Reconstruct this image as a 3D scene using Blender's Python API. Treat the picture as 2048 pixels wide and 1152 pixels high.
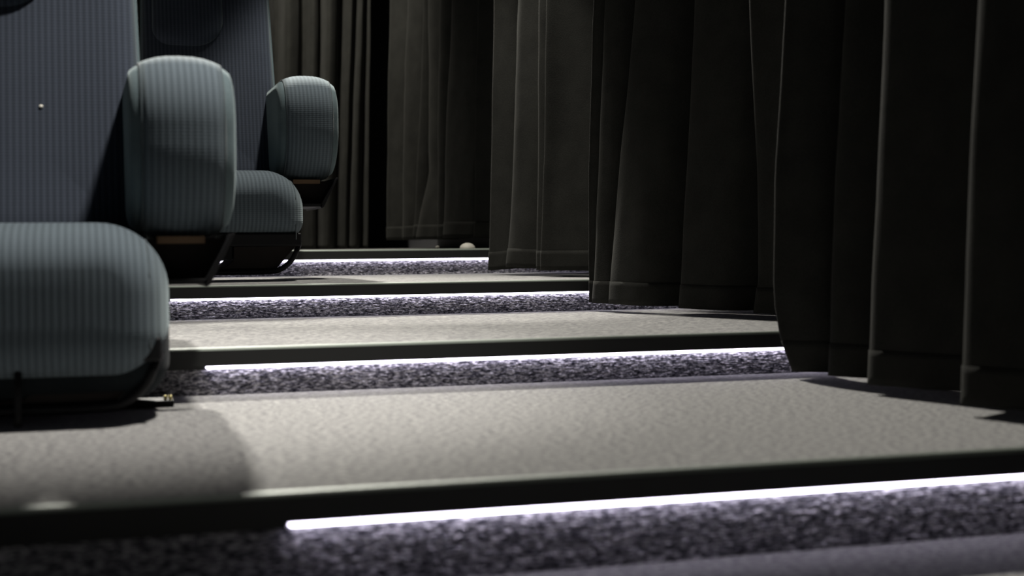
import bpy, bmesh, math, random
import numpy as np
from mathutils import Vector, Matrix, noise

for o in list(bpy.data.objects):
    bpy.data.objects.remove(o)
SC = bpy.context.scene
COL = SC.collection

# ------------------------------------------------------------------ camera
Z0 = 0.125                      # height of the nearest tread above the floor
PITCH_Y, D0, RISE, OVER = 1.2, 1.7161, 0.0972, 0.0166
FASCIA = 0.0362
EYE = Z0 + 0.302
yaw, pitch, roll, FPX = -0.297, -0.0301, -0.009, 2800.0
cy, sy = math.cos(yaw), math.sin(yaw)
fwd = Vector((-sy * math.cos(pitch), cy * math.cos(pitch), math.sin(pitch)))
right = Vector((cy, sy, 0))
up = right.cross(fwd)
r2 = math.cos(roll) * right + math.sin(roll) * up
u2 = -math.sin(roll) * right + math.cos(roll) * up
cam_data = bpy.data.cameras.new('camera')
cam = bpy.data.objects.new('camera', cam_data)
COL.objects.link(cam)
m = Matrix((r2, u2, -fwd)).transposed().to_4x4()
m.translation = Vector((0, 0, EYE))
cam.matrix_world = m
cam_data.sensor_width = 36.0
cam_data.lens = FPX * 36.0 / 2048.0
cam_data.clip_start = 0.05
cam_data.dof.use_dof = True
cam_data.dof.focus_distance = 4.2
cam_data.dof.aperture_fstop = 3.1
SC.camera = cam

# ------------------------------------------------------------------ world and lights
w = bpy.data.worlds.new('dim_hall')
SC.world = w
w.use_nodes = True
w.node_tree.nodes['Background'].inputs['Color'].default_value = (0.80, 0.86, 1.0, 1)
w.node_tree.nodes['Background'].inputs['Strength'].default_value = 0.009


def spot(name, loc, target, watts, size, blend, color, radius):
    d = bpy.data.lights.new(name, 'SPOT')
    d.energy = watts
    d.spot_size = math.radians(size)
    d.spot_blend = blend
    d.color = color
    d.shadow_soft_size = radius
    o = bpy.data.objects.new(name, d)
    COL.objects.link(o)
    o.location = loc
    o.rotation_euler = (Vector(target) - Vector(loc)).to_track_quat('-Z', 'Y').to_euler()
    return o


spot('ceiling_downlight_rear', (0.62, 7.10, 3.55), (-0.35, 2.2, 0.2), 1800, 70, 0.9, (1.0, 0.96, 0.88), 0.08)
spot('added_end_fill', (0.80, 6.70, 3.3), (1.05, 7.40, 0.3), 330, 84, 1.0, (1.0, 0.95, 0.85), 0.05)  # added lamp that brightens the far-end curtain
spot('ceiling_downlight_middle', (1.00, 4.60, 2.9), (1.00, 4.60, 0.3), 220, 47, 0.35, (1.0, 0.96, 0.88), 0.05)
spot('ceiling_downlight_front', (0.78, 2.36, 2.9), (0.16, 2.74, 0.55), 420, 46, 1.0, (1.0, 0.96, 0.90), 0.10)
# added cool fill from the foot of the hall, lifting the backrests
sd = bpy.data.lights.new('added_front_fill', 'AREA')
sd.shape = 'RECTANGLE'
sd.size, sd.size_y = 7.0, 3.0
sd.energy = 5
sd.color = (0.78, 0.84, 1.0)
so = bpy.data.objects.new('added_front_fill', sd)
COL.objects.link(so)
so.location = (-3.5, -7.0, 2.6)
so.rotation_euler = (Vector((-0.3, 4.0, 0.6)) - so.location).to_track_quat('-Z', 'Y').to_euler()

vs = SC.view_settings
SC.display_settings.display_device = 'sRGB'
vs.view_transform = 'Standard'
vs.look = 'None'
vs.gamma = 1.0
vs.use_curve_mapping = False
vs.exposure = 0.0


# ------------------------------------------------------------------ materials
def mat(name):
    mt = bpy.data.materials.new(name)
    mt.use_nodes = True
    nt = mt.node_tree
    b = nt.nodes['Principled BSDF']
    return mt, nt, b


def N(nt, kind, **kw):
    n = nt.nodes.new(kind)
    for k, v in kw.items():
        if k in n.inputs:
            n.inputs[k].default_value = v
        else:
            setattr(n, k, v)
    return n


def simple(name, col, rough, metal=0.0, spec=0.5):
    mt, nt, b = mat(name)
    b.inputs['Base Color'].default_value = (*col, 1)
    b.inputs['Roughness'].default_value = rough
    b.inputs['Metallic'].default_value = metal
    b.inputs['Specular IOR Level'].default_value = spec
    tc = N(nt, 'ShaderNodeTexCoord')
    nz = N(nt, 'ShaderNodeTexNoise', Scale=60.0, Detail=3.0)
    nt.links.new(tc.outputs['Object'], nz.inputs['Vector'])
    bp = N(nt, 'ShaderNodeBump', Strength=0.06, Distance=0.002)
    nt.links.new(nz.outputs['Fac'], bp.inputs['Height'])
    nt.links.new(bp.outputs['Normal'], b.inputs['Normal'])
    return mt


def ramp(nt, stops):
    r = N(nt, 'ShaderNodeValToRGB')
    e = r.color_ramp.elements
    while len(e) < len(stops):
        e.new(0.5)
    for i, (p, c) in enumerate(stops):
        e[i].position = p
        e[i].color = (*c, 1)
    return r


def carpet(name, bump, lo, mid, hi):
    mt, nt, b = mat(name)
    L = nt.links.new
    tc = N(nt, 'ShaderNodeTexCoord')
    mp = N(nt, 'ShaderNodeMapping')
    mp.inputs['Scale'].default_value = (0.55, 1.0, 1.6)
    L(tc.outputs['Object'], mp.inputs['Vector'])
    n1 = N(nt, 'ShaderNodeTexNoise', Scale=190.0, Detail=3.0, Roughness=0.65)
    n2 = N(nt, 'ShaderNodeTexNoise', Scale=120.0, Detail=3.0)
    v = N(nt, 'ShaderNodeTexVoronoi', Scale=240.0)
    for n in (n1, n2, v):
        L(mp.outputs['Vector'], n.inputs['Vector'])
    mx = N(nt, 'ShaderNodeMath', operation='MULTIPLY_ADD')
    mx.inputs[1].default_value = 0.45
    L(n2.outputs['Fac'], mx.inputs[0])
    mm = N(nt, 'ShaderNodeMath', operation='MULTIPLY')
    mm.inputs[1].default_value = 0.55
    L(n1.outputs['Fac'], mm.inputs[0])
    L(mm.outputs[0], mx.inputs[2])
    rp = ramp(nt, [(0.40, lo), (0.50, mid), (0.60, hi)])
    L(mx.outputs[0], rp.inputs['Fac'])
    L(rp.outputs['Color'], b.inputs['Base Color'])
    b.inputs['Roughness'].default_value = 1.0
    b.inputs['Specular IOR Level'].default_value = 0.05
    b.inputs['Sheen Weight'].default_value = 0.22
    b.inputs['Sheen Roughness'].default_value = 0.5
    if bump:
        ad = N(nt, 'ShaderNodeMath', operation='ADD')
        L(n1.outputs['Fac'], ad.inputs[0])
        L(v.outputs['Distance'], ad.inputs[1])
        bp = N(nt, 'ShaderNodeBump', Strength=bump, Distance=0.003)
        L(ad.outputs[0], bp.inputs['Height'])
        L(bp.outputs['Normal'], b.inputs['Normal'])
    return mt


def ribbed(name, lo, hi):
    """upholstery woven in fine upright ribs crossed by thin weft lines"""
    mt, nt, b = mat(name)
    L = nt.links.new
    tc = N(nt, 'ShaderNodeTexCoord')
    sx = N(nt, 'ShaderNodeSeparateXYZ')
    L(tc.outputs['Object'], sx.inputs[0])

    def wave(out, pitch_m):
        a = N(nt, 'ShaderNodeMath', operation='MULTIPLY')
        a.inputs[1].default_value = 2 * math.pi / pitch_m
        L(out, a.inputs[0])
        s = N(nt, 'ShaderNodeMath', operation='SINE')
        L(a.outputs[0], s.inputs[0])
        h = N(nt, 'ShaderNodeMath', operation='MULTIPLY_ADD')
        h.inputs[1].default_value = 0.5
        h.inputs[2].default_value = 0.5
        L(s.outputs[0], h.inputs[0])
        return h.outputs[0]
    rib = wave(sx.outputs['X'], 0.0125)
    weft = wave(sx.outputs['Z'], 0.0062)
    nz = N(nt, 'ShaderNodeTexNoise', Scale=420.0, Detail=2.0)
    L(tc.outputs['Object'], nz.inputs['Vector'])
    big = N(nt, 'ShaderNodeTexNoise', Scale=9.0, Detail=3.0)
    L(tc.outputs['Object'], big.inputs['Vector'])

    def madd(a, k, c):
        n = N(nt, 'ShaderNodeMath', operation='MULTIPLY_ADD')
        n.inputs[1].default_value = k
        L(a, n.inputs[0])
        if isinstance(c, float):
            n.inputs[2].default_value = c
        else:
            L(c, n.inputs[2])
        return n.outputs[0]
    f = madd(rib, 0.50, madd(weft, 0.16, madd(nz.outputs['Fac'], 0.30, madd(big.outputs['Fac'], 0.20, -0.10))))
    rp = ramp(nt, [(0.12, lo), (0.85, hi)])
    L(f, rp.inputs['Fac'])
    L(rp.outputs['Color'], b.inputs['Base Color'])
    b.inputs['Roughness'].default_value = 0.9
    b.inputs['Specular IOR Level'].default_value = 0.15
    b.inputs['Sheen Weight'].default_value = 0.25
    b.inputs['Sheen Roughness'].default_value = 0.45
    b.inputs['Sheen Tint'].default_value = (0.85, 1.0, 1.0, 1)
    bp = N(nt, 'ShaderNodeBump', Strength=0.4, Distance=0.0014)
    L(madd(rib, 1.0, madd(weft, 0.30, 0.0)), bp.inputs['Height'])
    L(bp.outputs['Normal'], b.inputs['Normal'])
    return mt


def plain_cloth(name, lo, hi, sheen, scale, tint=(1, 1, 1, 1), bumpd=0.0008, sheen_rough=0.4):
    mt, nt, b = mat(name)
    L = nt.links.new
    tc = N(nt, 'ShaderNodeTexCoord')
    n1 = N(nt, 'ShaderNodeTexNoise', Scale=scale, Detail=4.0)
    n2 = N(nt, 'ShaderNodeTexNoise', Scale=14.0, Detail=4.0)
    L(tc.outputs['Object'], n1.inputs['Vector'])
    L(tc.outputs['Object'], n2.inputs['Vector'])
    a = N(nt, 'ShaderNodeMath', operation='ADD')
    L(n1.outputs['Fac'], a.inputs[0])
    L(n2.outputs['Fac'], a.inputs[1])
    h = N(nt, 'ShaderNodeMath', operation='MULTIPLY')
    h.inputs[1].default_value = 0.5
    L(a.outputs[0], h.inputs[0])
    rp = ramp(nt, [(0.35, lo), (0.65, hi)])
    L(h.outputs[0], rp.inputs['Fac'])
    L(rp.outputs['Color'], b.inputs['Base Color'])
    b.inputs['Roughness'].default_value = 0.95
    b.inputs['Specular IOR Level'].default_value = 0.08
    b.inputs['Sheen Weight'].default_value = sheen
    b.inputs['Sheen Roughness'].default_value = sheen_rough
    b.inputs['Sheen Tint'].default_value = tint
    bp = N(nt, 'ShaderNodeBump', Strength=0.5, Distance=bumpd)
    L(a.outputs[0], bp.inputs['Height'])
    L(bp.outputs['Normal'], b.inputs['Normal'])
    return mt


M = {}
M['tread'] = carpet('carpet_tread', 0.45, (0.15, 0.148, 0.15), (0.29, 0.285, 0.28), (0.48, 0.47, 0.45))
M['riser'] = carpet('carpet_loops', 0.25, (0.020, 0.020, 0.030), (0.21, 0.205, 0.225), (0.76, 0.74, 0.76))
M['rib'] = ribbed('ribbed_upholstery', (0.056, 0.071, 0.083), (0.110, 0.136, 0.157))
M['ribback'] = ribbed('ribbed_backrest_upholstery', (0.021, 0.026, 0.037), (0.047, 0.056, 0.077))  # darker, bluer copy of the ribs; cool dim light put into the colour
M['suede'] = plain_cloth('side_upholstery', (0.085, 0.115, 0.125), (0.115, 0.150, 0.160), 0.25, 300.0, (0.85, 1, 1, 1))
M['piping'] = plain_cloth('piping_cloth', (0.055, 0.07, 0.078), (0.09, 0.11, 0.12), 0.2, 400.0)
M['curtain'] = plain_cloth('molton_curtain', (0.019, 0.019, 0.017), (0.030, 0.030, 0.0265), 0.05, 260.0, (1, 1, 0.93, 1), 0.0012)
M['black'] = simple('black_fascia_paint', (0.010, 0.011, 0.010), 0.55)
M['nosing'] = simple('anodised_nosing', (0.23, 0.26, 0.225), 0.55, 0.25)
M['steel'] = simple('black_steel', (0.005, 0.005, 0.006), 0.6, 0.0, 0.25)
M['pan'] = simple('dark_seat_pan', (0.016, 0.012, 0.010), 0.7, 0.0, 0.25)
M['shell'] = plain_cloth('dark_shell_cloth', (0.010, 0.013, 0.015), (0.018, 0.022, 0.024), 0.05, 300.0)
M['ply'] = simple('plywood_edge', (0.17, 0.10, 0.05), 0.6)
M['brass'] = simple('brass_bolt', (0.7, 0.62, 0.3), 0.35, 0.8)
M['wall'] = simple('dark_wall_paint', (0.02, 0.02, 0.021), 0.9)
M['board'] = simple('dark_baseboard', (0.06, 0.06, 0.065), 0.7)
M['pale'] = simple('pale_rubber', (0.72, 0.69, 0.60), 0.6)

mt, nt, b = mat('led_diffuser')
b.inputs['Base Color'].default_value = (0.9, 0.9, 0.92, 1)
b.inputs['Emission Color'].default_value = (0.85, 0.80, 1.0, 1)
b.inputs['Emission Strength'].default_value = 8.5
M['led'] = mt


# ------------------------------------------------------------------ mesh helpers
def new(name, verts, faces, material, parent=None, smooth=True, loc=None):
    me = bpy.data.meshes.new(name)
    me.from_pydata([tuple(v) for v in verts], [], faces)
    me.update()
    bm = bmesh.new()
    bm.from_mesh(me)
    bmesh.ops.recalc_face_normals(bm, faces=bm.faces)
    bm.to_mesh(me)
    bm.free()
    if smooth:
        me.shade_smooth()
    me.materials.append(material)
    o = bpy.data.objects.new(name, me)
    COL.objects.link(o)
    if parent:
        o.parent = parent
    if loc:
        o.location = loc
    return o


def empty(name, loc):
    o = bpy.data.objects.new(name, None)
    o.empty_display_size = 0.05
    COL.objects.link(o)
    o.location = loc
    return o


def tag(o, label, cat, group=None):
    o['label'] = label
    o['category'] = cat
    if group:
        o['group'] = group
    return o


def structure(o):
    o['kind'] = 'structure'
    return o


def box_data(x0, x1, y0, y1, z0, z1, bev=0.0):
    bm = bmesh.new()
    bmesh.ops.create_cube(bm, size=1.0)
    for v in bm.verts:
        v.co = Vector(((x0 + x1) / 2 + v.co.x * (x1 - x0), (y0 + y1) / 2 + v.co.y * (y1 - y0),
                       (z0 + z1) / 2 + v.co.z * (z1 - z0)))
    if bev:
        bmesh.ops.bevel(bm, geom=list(bm.edges), offset=bev, segments=3, affect='EDGES', profile=0.5)
    return bm


def bm_obj(name, bm, material, parent=None, smooth=False):
    me = bpy.data.meshes.new(name)
    bmesh.ops.recalc_face_normals(bm, faces=bm.faces)
    bm.to_mesh(me)
    bm.free()
    if smooth:
        me.shade_smooth()
    me.materials.append(material)
    o = bpy.data.objects.new(name, me)
    COL.objects.link(o)
    if parent:
        o.parent = parent
    return o


def box(name, x0, x1, y0, y1, z0, z1, material, parent=None, bev=0.0):
    return bm_obj(name, box_data(x0, x1, y0, y1, z0, z1, bev), material, parent)


def prism(name, poly, y0, y1, material, parent=None, bev=0.0):
    """poly of (x, z), extruded along y"""
    bm = bmesh.new()
    vs_ = [bm.verts.new((x, y0, z)) for x, z in poly]
    f = bm.faces.new(vs_)
    r = bmesh.ops.extrude_face_region(bm, geom=[f])
    for e in r['geom']:
        if isinstance(e, bmesh.types.BMVert):
            e.co.y = y1
    if bev:
        bmesh.ops.bevel(bm, geom=list(bm.edges), offset=bev, segments=2, affect='EDGES', profile=0.5)
    return bm_obj(name, bm, material, parent)


def tube(name, pts, rad, material, parent=None, seg=10, closed=False):
    pts = [Vector(p) for p in pts]
    n = len(pts)
    verts, faces = [], []
    ref = Vector((0.31, 0.2, 0.93))
    for i, p in enumerate(pts):
        a = pts[(i - 1) % n] if (closed or i > 0) else p
        c = pts[(i + 1) % n] if (closed or i < n - 1) else p
        t = (c - a).normalized()
        u = t.cross(ref)
        if u.length < 1e-3:
            u = t.cross(Vector((1, 0, 0)))
        u.normalize()
        v = t.cross(u)
        for k in range(seg):
            an = 2 * math.pi * k / seg
            verts.append(p + rad * (math.cos(an) * u + math.sin(an) * v))
    rings = n if closed else n - 1
    for i in range(rings):
        for k in range(seg):
            a, b_ = i * seg + k, i * seg + (k + 1) % seg
            c = ((i + 1) % n) * seg
            faces.append((a, b_, c + (k + 1) % seg, c + k))
    if not closed:
        faces.append(tuple(range(seg)))
        faces.append(tuple(range((n - 1) * seg, n * seg)))
    return new(name, verts, faces, material, parent)


def smooth_path(pts, per=8):
    pts = [Vector(p) for p in pts]
    out = []
    for i in range(len(pts) - 1):
        p0, p1, p2, p3 = pts[max(i - 1, 0)], pts[i], pts[i + 1], pts[min(i + 2, len(pts) - 1)]
        for k in range(per):
            t = k / per
            out.append(0.5 * ((2 * p1) + (p2 - p0) * t + (2 * p0 - 5 * p1 + 4 * p2 - p3) * t * t
                              + (3 * p1 - p0 - 3 * p2 + p3) * t ** 3))
    out.append(pts[-1])
    return out


def round_rect(a0, a1, b0, b1, radii, inset, per=9, side=6):
    """rounded rectangle as points (a, b); radii = corners (a1,b1), (a0,b1), (a0,b0), (a1,b0)"""
    a0, a1, b0, b1 = a0 + inset, a1 - inset, b0 + inset, b1 - inset
    rr = [max(r - inset, 0.003) for r in radii]
    cs = [(a1 - rr[0], b1 - rr[0], 0), (a0 + rr[1], b1 - rr[1], 90), (a0 + rr[2], b0 + rr[2], 180), (a1 - rr[3], b0 + rr[3], 270)]
    out = []
    for i, (ca, cb, st) in enumerate(cs):
        arc = []
        for k in range(per + 1):
            an = math.radians(st + 90.0 * k / per)
            arc.append((ca + rr[i] * math.cos(an), cb + rr[i] * math.sin(an)))
        out += arc
        j = (i + 1) % 4
        an = math.radians(cs[j][2])
        nx = (cs[j][0] + rr[j] * math.cos(an), cs[j][1] + rr[j] * math.sin(an))
        for k in range(1, side):
            t = k / side
            out.append((arc[-1][0] * (1 - t) + nx[0] * t, arc[-1][1] * (1 - t) + nx[1] * t))
    return out


def loft(rings, cap=True):
    n = len(rings[0])
    verts = [p for r in rings for p in r]
    faces = []
    for i in range(len(rings) - 1):
        for k in range(n):
            a, b_ = i * n + k, i * n + (k + 1) % n
            faces.append((a, b_, b_ + n, a + n))
    if cap:
        faces.append(tuple(range(n)))
        faces.append(tuple(range((len(rings) - 1) * n, len(rings) * n)))
    return verts, faces


# ------------------------------------------------------------------ setting
XL, XR = -1.6, 1.98
LAND = Z0 + 3 * RISE
structure(box('floor', XL, XR, -1.2, D0 + OVER + 0.02, -0.06, 0.0, M['tread']))
structure(box('wall_right', XR, XR + 0.1, -1.2, 8.5, -0.06, 3.0, M['wall']))
structure(box('wall_back', XL, XR + 0.1, 8.5, 8.6, -0.06, 3.0, M['wall']))
structure(box('baseboard_right', XR - 0.20, XR - 0.002, 5.45, 8.2, LAND + 0.0005, LAND + 0.055, M['board'], bev=0.004))


def loop_riser(name, x0, x1, z0, z1, y, parent, seed):
    """carpet of looped yarn standing proud of the riser, laid in level rows"""
    rng = np.random.default_rng(seed)
    dx, dz = 0.0018, 0.0010
    nx, nz = int((x1 - x0) / dx) + 1, int((z1 - z0) / dz) + 1
    xs = np.linspace(x0, x1, nx)
    zs = np.linspace(z0, z1, nz)
    rowh = 0.0046
    row = np.floor((zs - z0) / rowh).astype(int)
    H = np.zeros((nz, nx))
    for r in range(row.max() + 1):
        lens = rng.uniform(0.005, 0.013, int((x1 - x0) / 0.005) + 4)
        ed = np.cumsum(lens) + x0 - 0.02
        hts = rng.uniform(0.35, 1.0, len(lens))
        sag = rng.uniform(-0.0011, 0.0011, len(lens))
        idx = np.clip(np.searchsorted(ed, xs), 1, len(lens) - 1)
        u = np.clip((xs - ed[idx - 1]) / (ed[idx] - ed[idx - 1]), 0, 1)
        px = np.sqrt(np.clip(1 - (2 * u - 1) ** 4, 0, 1))
        zc = z0 + (r + 0.5) * rowh + sag[idx]
        for j in range(nz):
            if abs(row[j] - r) > 1:
                continue
            vv = (zs[j] - zc) / (rowh * 0.56)
            h = np.sqrt(np.clip(1 - vv * vv, 0, 1)) * px * hts[idx]
            H[j] = np.maximum(H[j], h)
    H += rng.uniform(-0.06, 0.06, H.shape)
    Y = y - 0.0034 * H
    Xg, Zg = np.meshgrid(xs, zs)
    co = np.stack([Xg, Y, Zg], -1).reshape(-1, 3).astype(np.float32)
    i = np.arange(nz - 1)[:, None] * nx + np.arange(nx - 1)[None, :]
    q = np.stack([i, i + 1, i + nx + 1, i + nx], -1).reshape(-1).astype(np.int32)
    me = bpy.data.meshes.new(name)
    me.vertices.add(len(co))
    me.vertices.foreach_set('co', co.ravel())
    me.loops.add(len(q))
    me.loops.foreach_set('vertex_index', q)
    nf = len(q) // 4
    me.polygons.add(nf)
    me.polygons.foreach_set('loop_start', np.arange(nf, dtype=np.int32) * 4)
    me.update(calc_edges=True)
    me.validate()
    me.shade_smooth()
    me.materials.append(M['riser'])
    o = bpy.data.objects.new(name, me)
    COL.objects.link(o)
    o.parent = parent
    return o


STEP_LABELS = [
    'nearest carpeted aisle step with a black edge and glowing light strip in the foreground',
    'second carpeted aisle step from the front, its light strip starting beside the nearest seat',
    'third carpeted aisle step from the front, rising behind the hanging armrest bracket',
    'farthest carpeted aisle step, whose lit edge meets the dark landing below the back curtain']
for k in range(4):
    y0 = D0 + PITCH_Y * k
    zt = Z0 + RISE * k
    zb = 0.0 if k == 0 else zt - RISE
    y1 = y0 + PITCH_Y if k < 3 else 8.49
    root = tag(empty('carpeted_step', (0, y0, zb)), STEP_LABELS[k], 'step', 'lit carpeted aisle steps')
    inv = Matrix.Translation((0, -y0, -zb))

    def part(o):
        o.parent = root
        o.matrix_parent_inverse = inv
        return o
    part(box('tread', XL, XR, y0 + 0.022, y1 + (OVER + 0.03 if k < 3 else 0), zt - 0.03, zt, M['tread']))
    part(box('core', XL, XR, y0 + OVER + 0.012, y1 + OVER, zb + 0.0, zt - 0.031, M['wall']))
    part(loop_riser('riser_carpet', -0.45, XR, zb + 0.0005, zt - 0.034, y0 + OVER, root, 11 + k))
    # nosing: a rounded metal strip capping the edge
    prof = [(y0 + 0.023, zt - 0.004), (y0 + 0.023, zt + 0.001), (y0 + 0.012, zt + 0.0016), (y0 + 0.005, zt + 0.0010),
            (y0 + 0.0012, zt - 0.0012), (y0 - 0.0002, zt - 0.0045), (y0 + 0.002, zt - 0.0048)]
    vs_, fs_ = loft([[(x, a, b_) for a, b_ in prof] for x in (XL, XR)])
    part(new('nosing', vs_, fs_, M['nosing'], smooth=False))
    part(box('fascia', XL, XR, y0, y0 + OVER - 0.004, zt - FASCIA, zt - 0.0048, M['black']))
    part(box('led_spill_block', XL, 0.234, y0 + 0.001, y0 + OVER - 0.0035, zt - 0.043, zt - FASCIA + 0.001, M['black']))  # added block that keeps LED spill off the riser left of the strip
    # LED strip tucked under the edge, a half-round diffuser with a domed end
    rad = 0.0042
    rings = []
    for xx, s in [(0.2365, 0.15), (0.2375, 0.55), (0.239, 0.85), (0.242, 1.0), (XR - 0.01, 1.0)]:
        rings.append([(xx, y0 + 0.0075 + rad * s * math.sin(a), zt - FASCIA - 0.0027 + rad * 0.9 * s * math.cos(a))
                      for a in [2 * math.pi * q / 12 for q in range(12)]])
    vs_, fs_ = loft(rings)
    part(new('light_strip', vs_, fs_, M['led']))


# ------------------------------------------------------------------ curtains
def prof_x(pts, z):
    zz = [p[0] for p in pts]
    xx = [p[1] for p in pts]
    if z >= zz[-1]:
        s = (xx[-1] - xx[-2]) / max(zz[-1] - zz[-2], 1e-3)
        return xx[-1] + 0.4 * s * (z - zz[-1])
    return float(np.interp(z, zz, xx))


HEM = 0.068
TOP = 2.75


def plan_curve(ctrl, per=9):
    return [(v.x, v.y) for v in smooth_path([(a, b_, 0) for a, b_ in ctrl], per)]


def curtain(name, ctrl_at, hem_z_at, label, group, seed, wr=0.0055, with_hem=True):
    """ctrl_at(z) -> plan control points; hem_z_at = hem height at every control point"""
    hem = [v.x for v in smooth_path([(h, 0, 0) for h in hem_z_at], 9)]
    n = len(hem)
    frac = [0.0, 0.008, 0.016, 0.024, 0.030, 0.034, 0.042, 0.055] + list(np.linspace(0.075, 1.0, 44))
    rows = []
    base = min(hem)
    for f in frac:
        zc = base + f * (TOP - base)
        pl = plan_curve(ctrl_at(zc))
        row = []
        for i in range(n):
            z = hem[i] + f * (TOP - hem[i])
            x, y = pl[i]
            q = Vector((x * 5 + seed * 7.3, y * 5, z * 2.2))
            d = wr * noise.noise(q) + 0.5 * wr * noise.noise(q * 3.1) + wr * 1.2 * math.exp(-f * 14) * noise.noise(q * 2.3 + Vector((3, 1, 9)))
            row.append((x + d, y + d * 0.7, z))
        rows.append(row)
    verts = [p for r in rows for p in r]
    faces = [(j * n + i, j * n + i + 1, (j + 1) * n + i + 1, (j + 1) * n + i) for j in range(len(rows) - 1) for i in range(n - 1)]
    o = new(name, verts, faces, M['curtain'])
    md = o.modifiers.new('cloth_thickness', 'SOLIDIFY')
    md.thickness = 0.0024
    md.offset = 0.0
    if not with_hem:
        return tag(o, label, 'curtain', group)
    # the stitched hem: a doubled band round the bottom edge
    hr = []
    for t in (0.0, 0.25, 0.5, 0.8, 1.0):
        r = []
        for i in range(n):
            zt_ = hem[i] - 0.0004 + HEM * t
            f = (zt_ - hem[i]) / (TOP - hem[i])
            j = max(0, min(len(frac) - 2, int(np.searchsorted(frac, f)) - 1))
            u = max(0.0, (f - frac[j]) / (frac[j + 1] - frac[j]))
            a, b_ = Vector(rows[j][i]), Vector(rows[j + 1][i])
            p = a.lerp(b_, u)
            r.append((p.x, p.y, zt_))
        hr.append(r)
    verts = [p for r in hr for p in r]
    faces = [(j * n + i, j * n + i + 1, (j + 1) * n + i + 1, (j + 1) * n + i) for j in range(4) for i in range(n - 1)]
    h = new('hem', verts, faces, M['curtain'], o)
    md = h.modifiers.new('doubled_cloth', 'SOLIDIFY')
    md.thickness = 0.0066
    md.offset = 0.0
    return tag(o, label, 'curtain', group)


def side_curtain(tips, start, end, depth, label, seed, soft=1.0, name='blackout_curtain'):
    """pleats hanging along the aisle: every tip is a fold's outermost edge (y, [(z, x) ...]); valleys fall between"""
    tips = sorted(tips, key=lambda t: -t[0])

    def ctrl(z):
        P_ = [(prof_x(t[1], z), t[0]) for t in tips]
        out = [(P_[0][0] + start[0], P_[0][1] + start[1])]
        for i, (x, y) in enumerate(P_):
            if i == len(P_) - 1:
                out.append((x, y))
                break
            x2, y2 = P_[i + 1]
            s = y - y2
            D = min(depth, 0.55 * s + 0.02)
            g = soft * min(0.030, 0.14 * s)
            out.append((x, y))
            out.append((x + 0.10 * D, y - 0.10 * s - g))
            out.append((x + 0.60 * D, y - 0.45 * s - g))
            out.append((max(x, x2) + 1.00 * D, y - 0.72 * s))
            out.append((x2 + 0.30 * D, y2 + 0.5 * g))
        x, y = P_[-1]
        out.append((x + 0.3 * end[0], y + 0.25 * end[1]))
        out.append((x + end[0], y + end[1]))
        return out
    hz = []
    hz.append(tips[0][1][0][0] + 0.002)
    for i, t in enumerate(tips):
        h = t[1][0][0]
        if i == len(tips) - 1:
            hz += [h, h, h]
            break
        h2 = tips[i + 1][1][0][0]
        hz += [h, h, 0.5 * (h + h2), 0.5 * (h + h2), h2]
    return curtain(name, ctrl, hz, label, 'pleated black side curtains', seed)


side_curtain([(2.79, [(0.145, 1.511), (0.170, 1.500), (0.226, 1.477), (0.302, 1.465), (0.578, 1.467), (0.963, 1.492)]),
              (2.63, [(0.147, 1.507), (0.222, 1.508), (0.57, 1.522), (0.939, 1.547)]),
              (2.45, [(0.146, 1.491), (0.263, 1.496), (0.561, 1.511), (0.907, 1.53)]),
              (2.09, [(0.145, 1.458), (0.283, 1.46), (0.542, 1.471), (0.845, 1.489)]),
              (1.72, [(0.145, 1.46), (0.5, 1.47), (0.845, 1.49)]),
              (1.36, [(0.145, 1.47), (0.5, 1.48), (0.845, 1.50)])],
             (0.10, 0.05), (0.12, -0.15), 0.13,
             'nearest tall black curtain with broad folds, its hem just above the nearest tread', 1, 0.7)
side_curtain([(4.085, [(0.250, 1.503), (0.35, 1.501), (0.644, 1.506), (1.184, 1.527)]),
              (4.05, [(0.249, 1.499), (0.35, 1.506), (0.643, 1.523), (1.179, 1.55)]),
              (3.96, [(0.249, 1.522), (0.351, 1.529), (0.714, 1.565), (1.167, 1.612)]),
              (3.72, [(0.243, 1.645), (0.353, 1.652), (0.699, 1.676), (1.13, 1.697)]),
              (3.42, [(0.240, 1.732), (0.329, 1.745), (0.612, 1.743), (1.08, 1.721)])],
             (0.05, 0.008), (0.10, -0.25), 0.13,
             'black curtain over the second tread with two wide flat folds and a dark recess', 2)
side_curtain([(5.0, [(0.338, 1.443), (0.412, 1.446), (0.783, 1.459), (1.337, 1.476)]),
              (4.86, [(0.350, 1.471), (0.412, 1.477), (0.774, 1.5), (1.315, 1.52)]),
              (4.66, [(0.342, 1.518), (0.412, 1.519), (0.761, 1.529), (1.282, 1.538)]),
              (4.56, [(0.342, 1.504), (0.412, 1.504), (0.754, 1.52), (1.265, 1.533)])],
             (0.10, 0.04), (0.16, -0.17), 0.11,
             'dark grey-lit curtain with narrow folds whose hem hangs over the third tread', 3)
side_curtain([(7.0, [(0.462, 1.485), (0.564, 1.486), (1.173, 1.498), (1.678, 1.515)]),
              (6.74, [(0.461, 1.505), (0.559, 1.506), (1.147, 1.518), (1.635, 1.541)]),
              (6.5, [(0.464, 1.502), (0.554, 1.508), (1.123, 1.546), (1.596, 1.568)]),
              (6.4, [(0.461, 1.496), (0.575, 1.512), (0.762, 1.557), (1.578, 1.566)]),
              (6.1, [(0.458, 1.522), (0.546, 1.523), (1.082, 1.529), (1.527, 1.548)]),
              (5.93, [(0.466, 1.5), (0.564, 1.508), (1.064, 1.529), (1.498, 1.556)]),
              (5.5, [(0.46, 1.525), (0.554, 1.529), (1.021, 1.538), (1.425, 1.554)])],
             (0.10, 0.06), (0.14, -0.12), 0.11,
             'curtain of many narrow folds ending short of the landing beyond the farthest step', 4)

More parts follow.
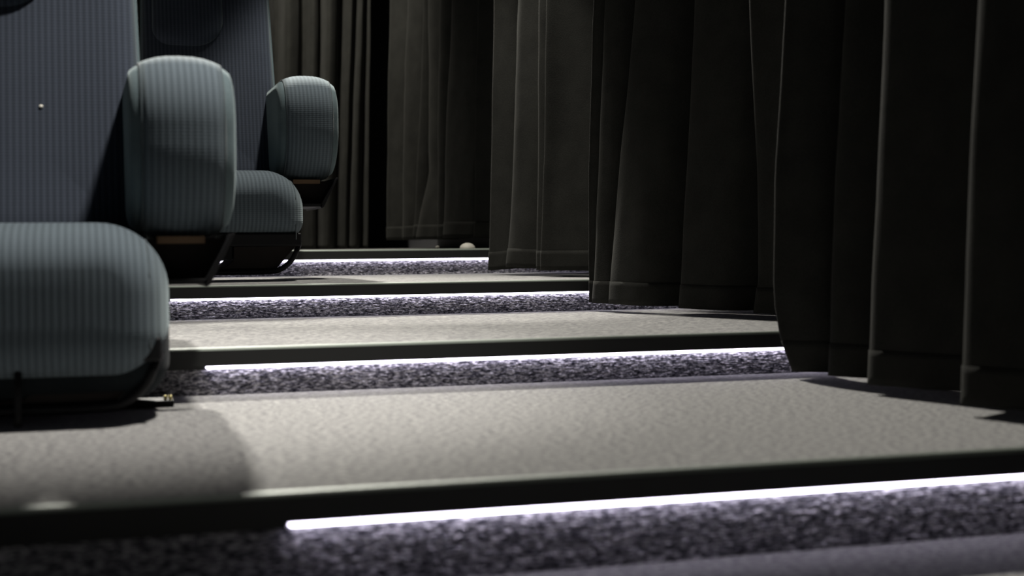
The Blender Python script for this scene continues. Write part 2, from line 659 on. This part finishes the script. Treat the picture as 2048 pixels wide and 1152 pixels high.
# the curtain across the far end
BT = [(7.5, -0.62, -0.62), (7.54, -0.45, -0.46), (7.5, -0.30, -0.30), (7.53, -0.14, -0.13), (7.5, 0.02, 0.03), (7.53, 0.18, 0.19),
      (7.5, 0.34, 0.35), (7.53, 0.50, 0.51), (7.5, 0.66, 0.67), (7.5, 0.82, 0.839), (7.52, 0.901, 0.92), (7.5, 1.036, 1.06),
      (7.55, 1.172, 1.201), (7.5, 1.245, 1.279), (7.52, 1.346, 1.402), (7.5, 1.395, 1.458), (7.5, 1.48, 1.51)]


def back_ctrl(z):
    t = min(max((z - LAND) / 1.34, 0), 1.6)
    P_ = [(a + (b_ - a) * t, y) for y, a, b_ in BT]
    out = []
    for i, (x, y) in enumerate(P_):
        out.append((x, y))
        if i < len(P_) - 1:
            x2 = P_[i + 1][0]
            s = x2 - x
            out.append((x + 0.40 * s, y + 0.25 * s))
            out.append((x + 0.72 * s, y + min(0.13, 0.95 * s)))
    out.append((P_[-1][0] + 0.01, P_[-1][1] + 0.16))
    return out


curtain('end_curtain', back_ctrl, [LAND + 0.006] * len(back_ctrl(0.5)),
        'olive-grey curtain across the far end, reaching the landing behind the upper seat', None, 5, 0.004, False)


# ------------------------------------------------------------------ cinema seats
def pillow(name, prof, steps, place, material, parent):
    rings = [[place(a, b_, off) for a, b_ in prof(d)] for d, off in steps]
    last = [Vector(p) for p in rings[-1]]
    mid = sum(last, Vector()) / len(last)
    for t in (0.5, 0.9):
        rings.append([p.lerp(mid, t) for p in last])
    v, f = loft(rings)
    return new(name, v, f, material, parent)


def make_chair(loc, s, label, extra):
    root = tag(empty('cinema_seat', loc), label, 'cinema seat', 'ribbed cinema seats along the aisle')

    # seat cushion: local x right, y away from the aisle's foot, z up
    zb, rb = (0.062, 0.105) if extra else (0.128, 0.06)

    def sp(d):
        return round_rect(-0.25, 0.25, zb, 0.352, (0.125, 0.125, rb, rb), d, 12, 8)
    steps = [(0.05, 0.47), (0.012, 0.46), (0.0, 0.43), (0.0, 0.34), (0.0, 0.25), (0.002, 0.165), (0.008, 0.108), (0.019, 0.062),
             (0.034, 0.029), (0.052, 0.008), (0.070, -0.002), (0.085, -0.005)]
    pillow('seat_cushion', sp, steps, lambda a, b_, o: (a, o, b_), M['rib'], root)
    # stitched seams down the cushion near its ends
    for sx in (1, -1):
        xs = 0.208 * sx
        path = []
        for d, off in [(0.0, 0.40), (0.0, 0.34), (0.0, 0.25), (0.002, 0.165), (0.008, 0.108), (0.019, 0.062), (0.034, 0.029)]:
            pr = [q for q in sp(d) if q[1] > 0.228]
            pr.sort(key=lambda q: q[0])
            zt = float(np.interp(xs, [q[0] for q in pr], [q[1] for q in pr]))
            path.append((xs, off, zt + 0.0004))
        z_last = path[-1][2]
        for q in range(1, 9):
            zz = z_last - 0.017 * q
            path.append((xs, 0.0255 + 0.0006 * abs(q - 4) - 0.002, zz))
        tube('seam', smooth_path(path, 4), 0.0016, M['piping'], root, 6)
    # what carries the cushion
    box('underside_shade_band', -0.228, 0.228, 0.040, 0.44, 0.108, 0.150, M['steel'], root, 0.006)  # black band stands in for the shadow below the cushion
    prism('seat_pan', [(0.022, 0.118), (0.222, 0.118), (0.146, 0.032), (-0.045, 0.027), (-0.044, 0.045), (-0.002, 0.048), (0.021, 0.067)],
          0.07, 0.36, M['pan'], root, 0.003)
    prism('side_plate', [(-0.20, 0.118), (0.020, 0.118), (0.019, 0.069), (-0.20, 0.069)], 0.08, 0.36, M['steel'], root, 0.003)
    tube('under_frame', smooth_path([(-0.20, 0.06, 0.030), (-0.045, 0.06, 0.030), (0.123, 0.06, 0.030), (0.168, 0.06, 0.040), (0.198, 0.06, 0.065),
                                     (0.214, 0.06, 0.094), (0.226, 0.08, 0.120)], 6), 0.0085, M['steel'], root)
    box('pedestal', -0.19, -0.10, 0.16, 0.34, 0.001, 0.10, M['steel'], root, 0.005)
    if extra:
        def shp(d):
            return round_rect(-0.245, 0.247, 0.030, 0.20, (0.03, 0.03, 0.06, 0.075), d, 10, 6)
        pillow('side_shell', shp, [(0.03, 0.40), (0.0, 0.37), (0.0, 0.16), (0.004, 0.12), (0.014, 0.085), (0.030, 0.062), (0.05, 0.052), (0.07, 0.050)],
               lambda a, b_, o: (a, o, b_), M['shell'], root)
        f = box('foot', 0.14, 0.262, 0.30, 0.40, 0.001, 0.012, M['steel'], root, 0.002)
        box('post', 0.15, 0.185, 0.31, 0.36, 0.010, 0.11, M['steel'], root, 0.002)
        for bx in (0.247, 0.256):
            bm = bmesh.new()
            bmesh.ops.create_cone(bm, cap_ends=True, segments=10, radius1=0.004, radius2=0.0034, depth=0.008,
                                  matrix=Matrix.Translation((bx, 0.315, 0.016)))
            bm_obj('bolt', bm, M['brass'], f)
        tube('strap', [(-0.008, 0.03, 0.105), (-0.008, 0.028, 0.05), (-0.009, 0.026, 0.022), (-0.009, 0.024, 0.006)], 0.0065, M['steel'], root, 8)

    # armrest on the aisle side: upholstered pad with a ribbed band between two plain sides
    xa0, xa1 = 0.182, 0.378
    xc, hw = (xa0 + xa1) / 2, (xa1 - xa0) / 2
    RAD = (0.17, 0.128, 0.165, 0.06)        # back-top, front-top, front-bottom, back-bottom in (y, z)

    def ap(d):
        return round_rect(0.165, 0.70, 0.322, 0.664, RAD, d, 12, 8)

    def din(u):
        return 0.030 * abs(u) ** 2.6
    st = [(0.085, xc - hw)]
    for u, e in [(-1.0, 0.030), (-0.985, 0.014), (-0.96, 0.006), (-0.93, 0.001), (-0.86, 0), (-0.74, 0), (-0.5, 0), (-0.25, 0), (0, 0),
                 (0.25, 0), (0.5, 0), (0.74, 0), (0.86, 0), (0.93, 0.001), (0.96, 0.006), (0.985, 0.014), (1.0, 0.030)]:
        st.append((din(u) + e, xc + hw * u))
    st.append((0.085, xc + hw))
    pillow('armrest_pad', ap, st, lambda a, b_, o: (o, a, b_), M['suede'], root)
    # ribbed band wrapped round the pad
    us = [-0.74, -0.73, -0.62, -0.45, -0.25, 0.0, 0.25, 0.45, 0.62, 0.73, 0.74]
    ring = [[(xc + hw * u, a, b_) for a, b_ in ap(din(u) - (0.0035 if abs(u) < 0.735 else -0.002))] for u in us]
    v, fc = loft(ring, False)
    new('armrest_band', v, fc, M['rib'], root)
    for u in (-0.75, 0.75):
        tube('armrest_piping', [(xc + hw * u, a, b_) for a, b_ in ap(din(u) - 0.0012)], 0.0028, M['piping'], root, 6, True)
    # folded steel bracket under the armrest
    br = empty('armrest_bracket', (0, 0, 0))
    br.parent = root
    prism('bracket_plate', [(0.366, 0.330), (0.372, 0.330), (0.326, 0.236), (0.318, 0.230), (0.312, 0.238)], 0.20, 0.52, M['steel'], br, 0.001)
    prism('bracket_plate', [(0.205, 0.330), (0.212, 0.330), (0.232, 0.238), (0.222, 0.238)], 0.20, 0.52, M['steel'], br, 0.001)
    prism('bracket_floor', [(0.224, 0.246), (0.322, 0.246), (0.318, 0.236), (0.224, 0.236)], 0.20, 0.52, M['steel'], br, 0.001)
    prism('bracket_web', [(0.211, 0.322), (0.364, 0.322), (0.320, 0.245), (0.231, 0.245)], 0.27, 0.29, M['pan'], br)
    box('plywood_board', 0.232, 0.320, 0.240, 0.56, 0.312, 0.326, M['ply'], br, 0.001)

    # backrest: leaning padded board with a head cushion
    lean = math.radians(14)
    cl, sl = math.cos(lean), math.sin(lean)

    def pb(a, b_, o):
        t = b_ - 0.30
        k = 1.0 - 0.10 * max(0.0, (t - 0.25)) - 0.10 * max(0.0, 0.2 - t)
        yb = 0.475 + t * sl - o * cl
        return (a * k - 0.005, yb, 0.30 + t * cl + o * -sl * -1)

    def bp_(d):
        return round_rect(-0.225, 0.224, 0.30, 1.20, (0.09, 0.09, 0.03, 0.03), d, 8, 14)
    steps = [(0.05, -0.06), (0.012, -0.055), (0.0, -0.04), (0.0, 0.0), (0.003, 0.016), (0.010, 0.028), (0.022, 0.036), (0.045, 0.040),
             (0.075, 0.038), (0.12, 0.034), (0.17, 0.032), (0.19, 0.032)]
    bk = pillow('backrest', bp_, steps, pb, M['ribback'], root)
    tube('backrest_piping', [pb(a, b_, 0.0) for a, b_ in bp_(-0.001)], 0.0035, M['suede'], root, 6, True)

    def hp(d):
        return round_rect(-0.19, 0.055, 0.800, 1.19, (0.08, 0.08, 0.06, 0.10), d, 9, 8)
    hs = [(0.02, 0.0), (0.0, 0.020), (0.0, 0.040), (0.006, 0.048), (0.016, 0.056), (0.032, 0.062), (0.06, 0.065), (0.09, 0.066), (0.115, 0.066)]
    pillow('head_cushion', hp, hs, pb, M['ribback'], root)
    if extra:
        bm = bmesh.new()
        bmesh.ops.create_icosphere(bm, subdivisions=2, radius=0.0042)
        for vtx in bm.verts:
            vtx.co = Vector(pb(0.030 + vtx.co.x, 0.590 + vtx.co.z * 0.8, 0.034 + vtx.co.y * 0.4))
        bm_obj('lint_speck', bm, M['pale'], bk, True)
    root.scale = (s, s, s)
    return root


make_chair((-0.100, 2.45, Z0), 1.0, 'nearest blue-grey ribbed cinema seat, standing on the nearest tread', True)
make_chair((0.442, 4.50, Z0 + 2 * RISE), 1.04, 'farther blue-grey ribbed cinema seat, partly behind the nearest seat\'s armrest', False)

# ------------------------------------------------------------------ small things on the landing
bm = bmesh.new()
bmesh.ops.create_uvsphere(bm, u_segments=24, v_segments=14, radius=1.0)
for v in bm.verts:
    v.co = Vector((v.co.x * 0.034, v.co.y * 0.034, max(v.co.z, -0.1) * 0.024 + 0.0024))
o = bm_obj('door_stop', bm, M['pale'], None, True)
o.location = (1.475, 5.425, LAND)
o.scale = (0.92, 0.92, 0.92)
tag(o, 'small pale domed floor stop on the landing below the raised curtain hem', 'door stop')
bm = bmesh.new()
bmesh.ops.create_icosphere(bm, subdivisions=2, radius=0.009)
for v in bm.verts:
    v.co *= 1 + 0.25 * noise.noise(v.co * 180)
    v.co.z = v.co.z * 0.8 + 0.007
o = bm_obj('popcorn_crumb', bm, M['pale'], None, True)
o.location = (1.46, 5.86, LAND)
tag(o, 'tiny pale crumb lying left of the domed floor stop on the landing', 'crumb')
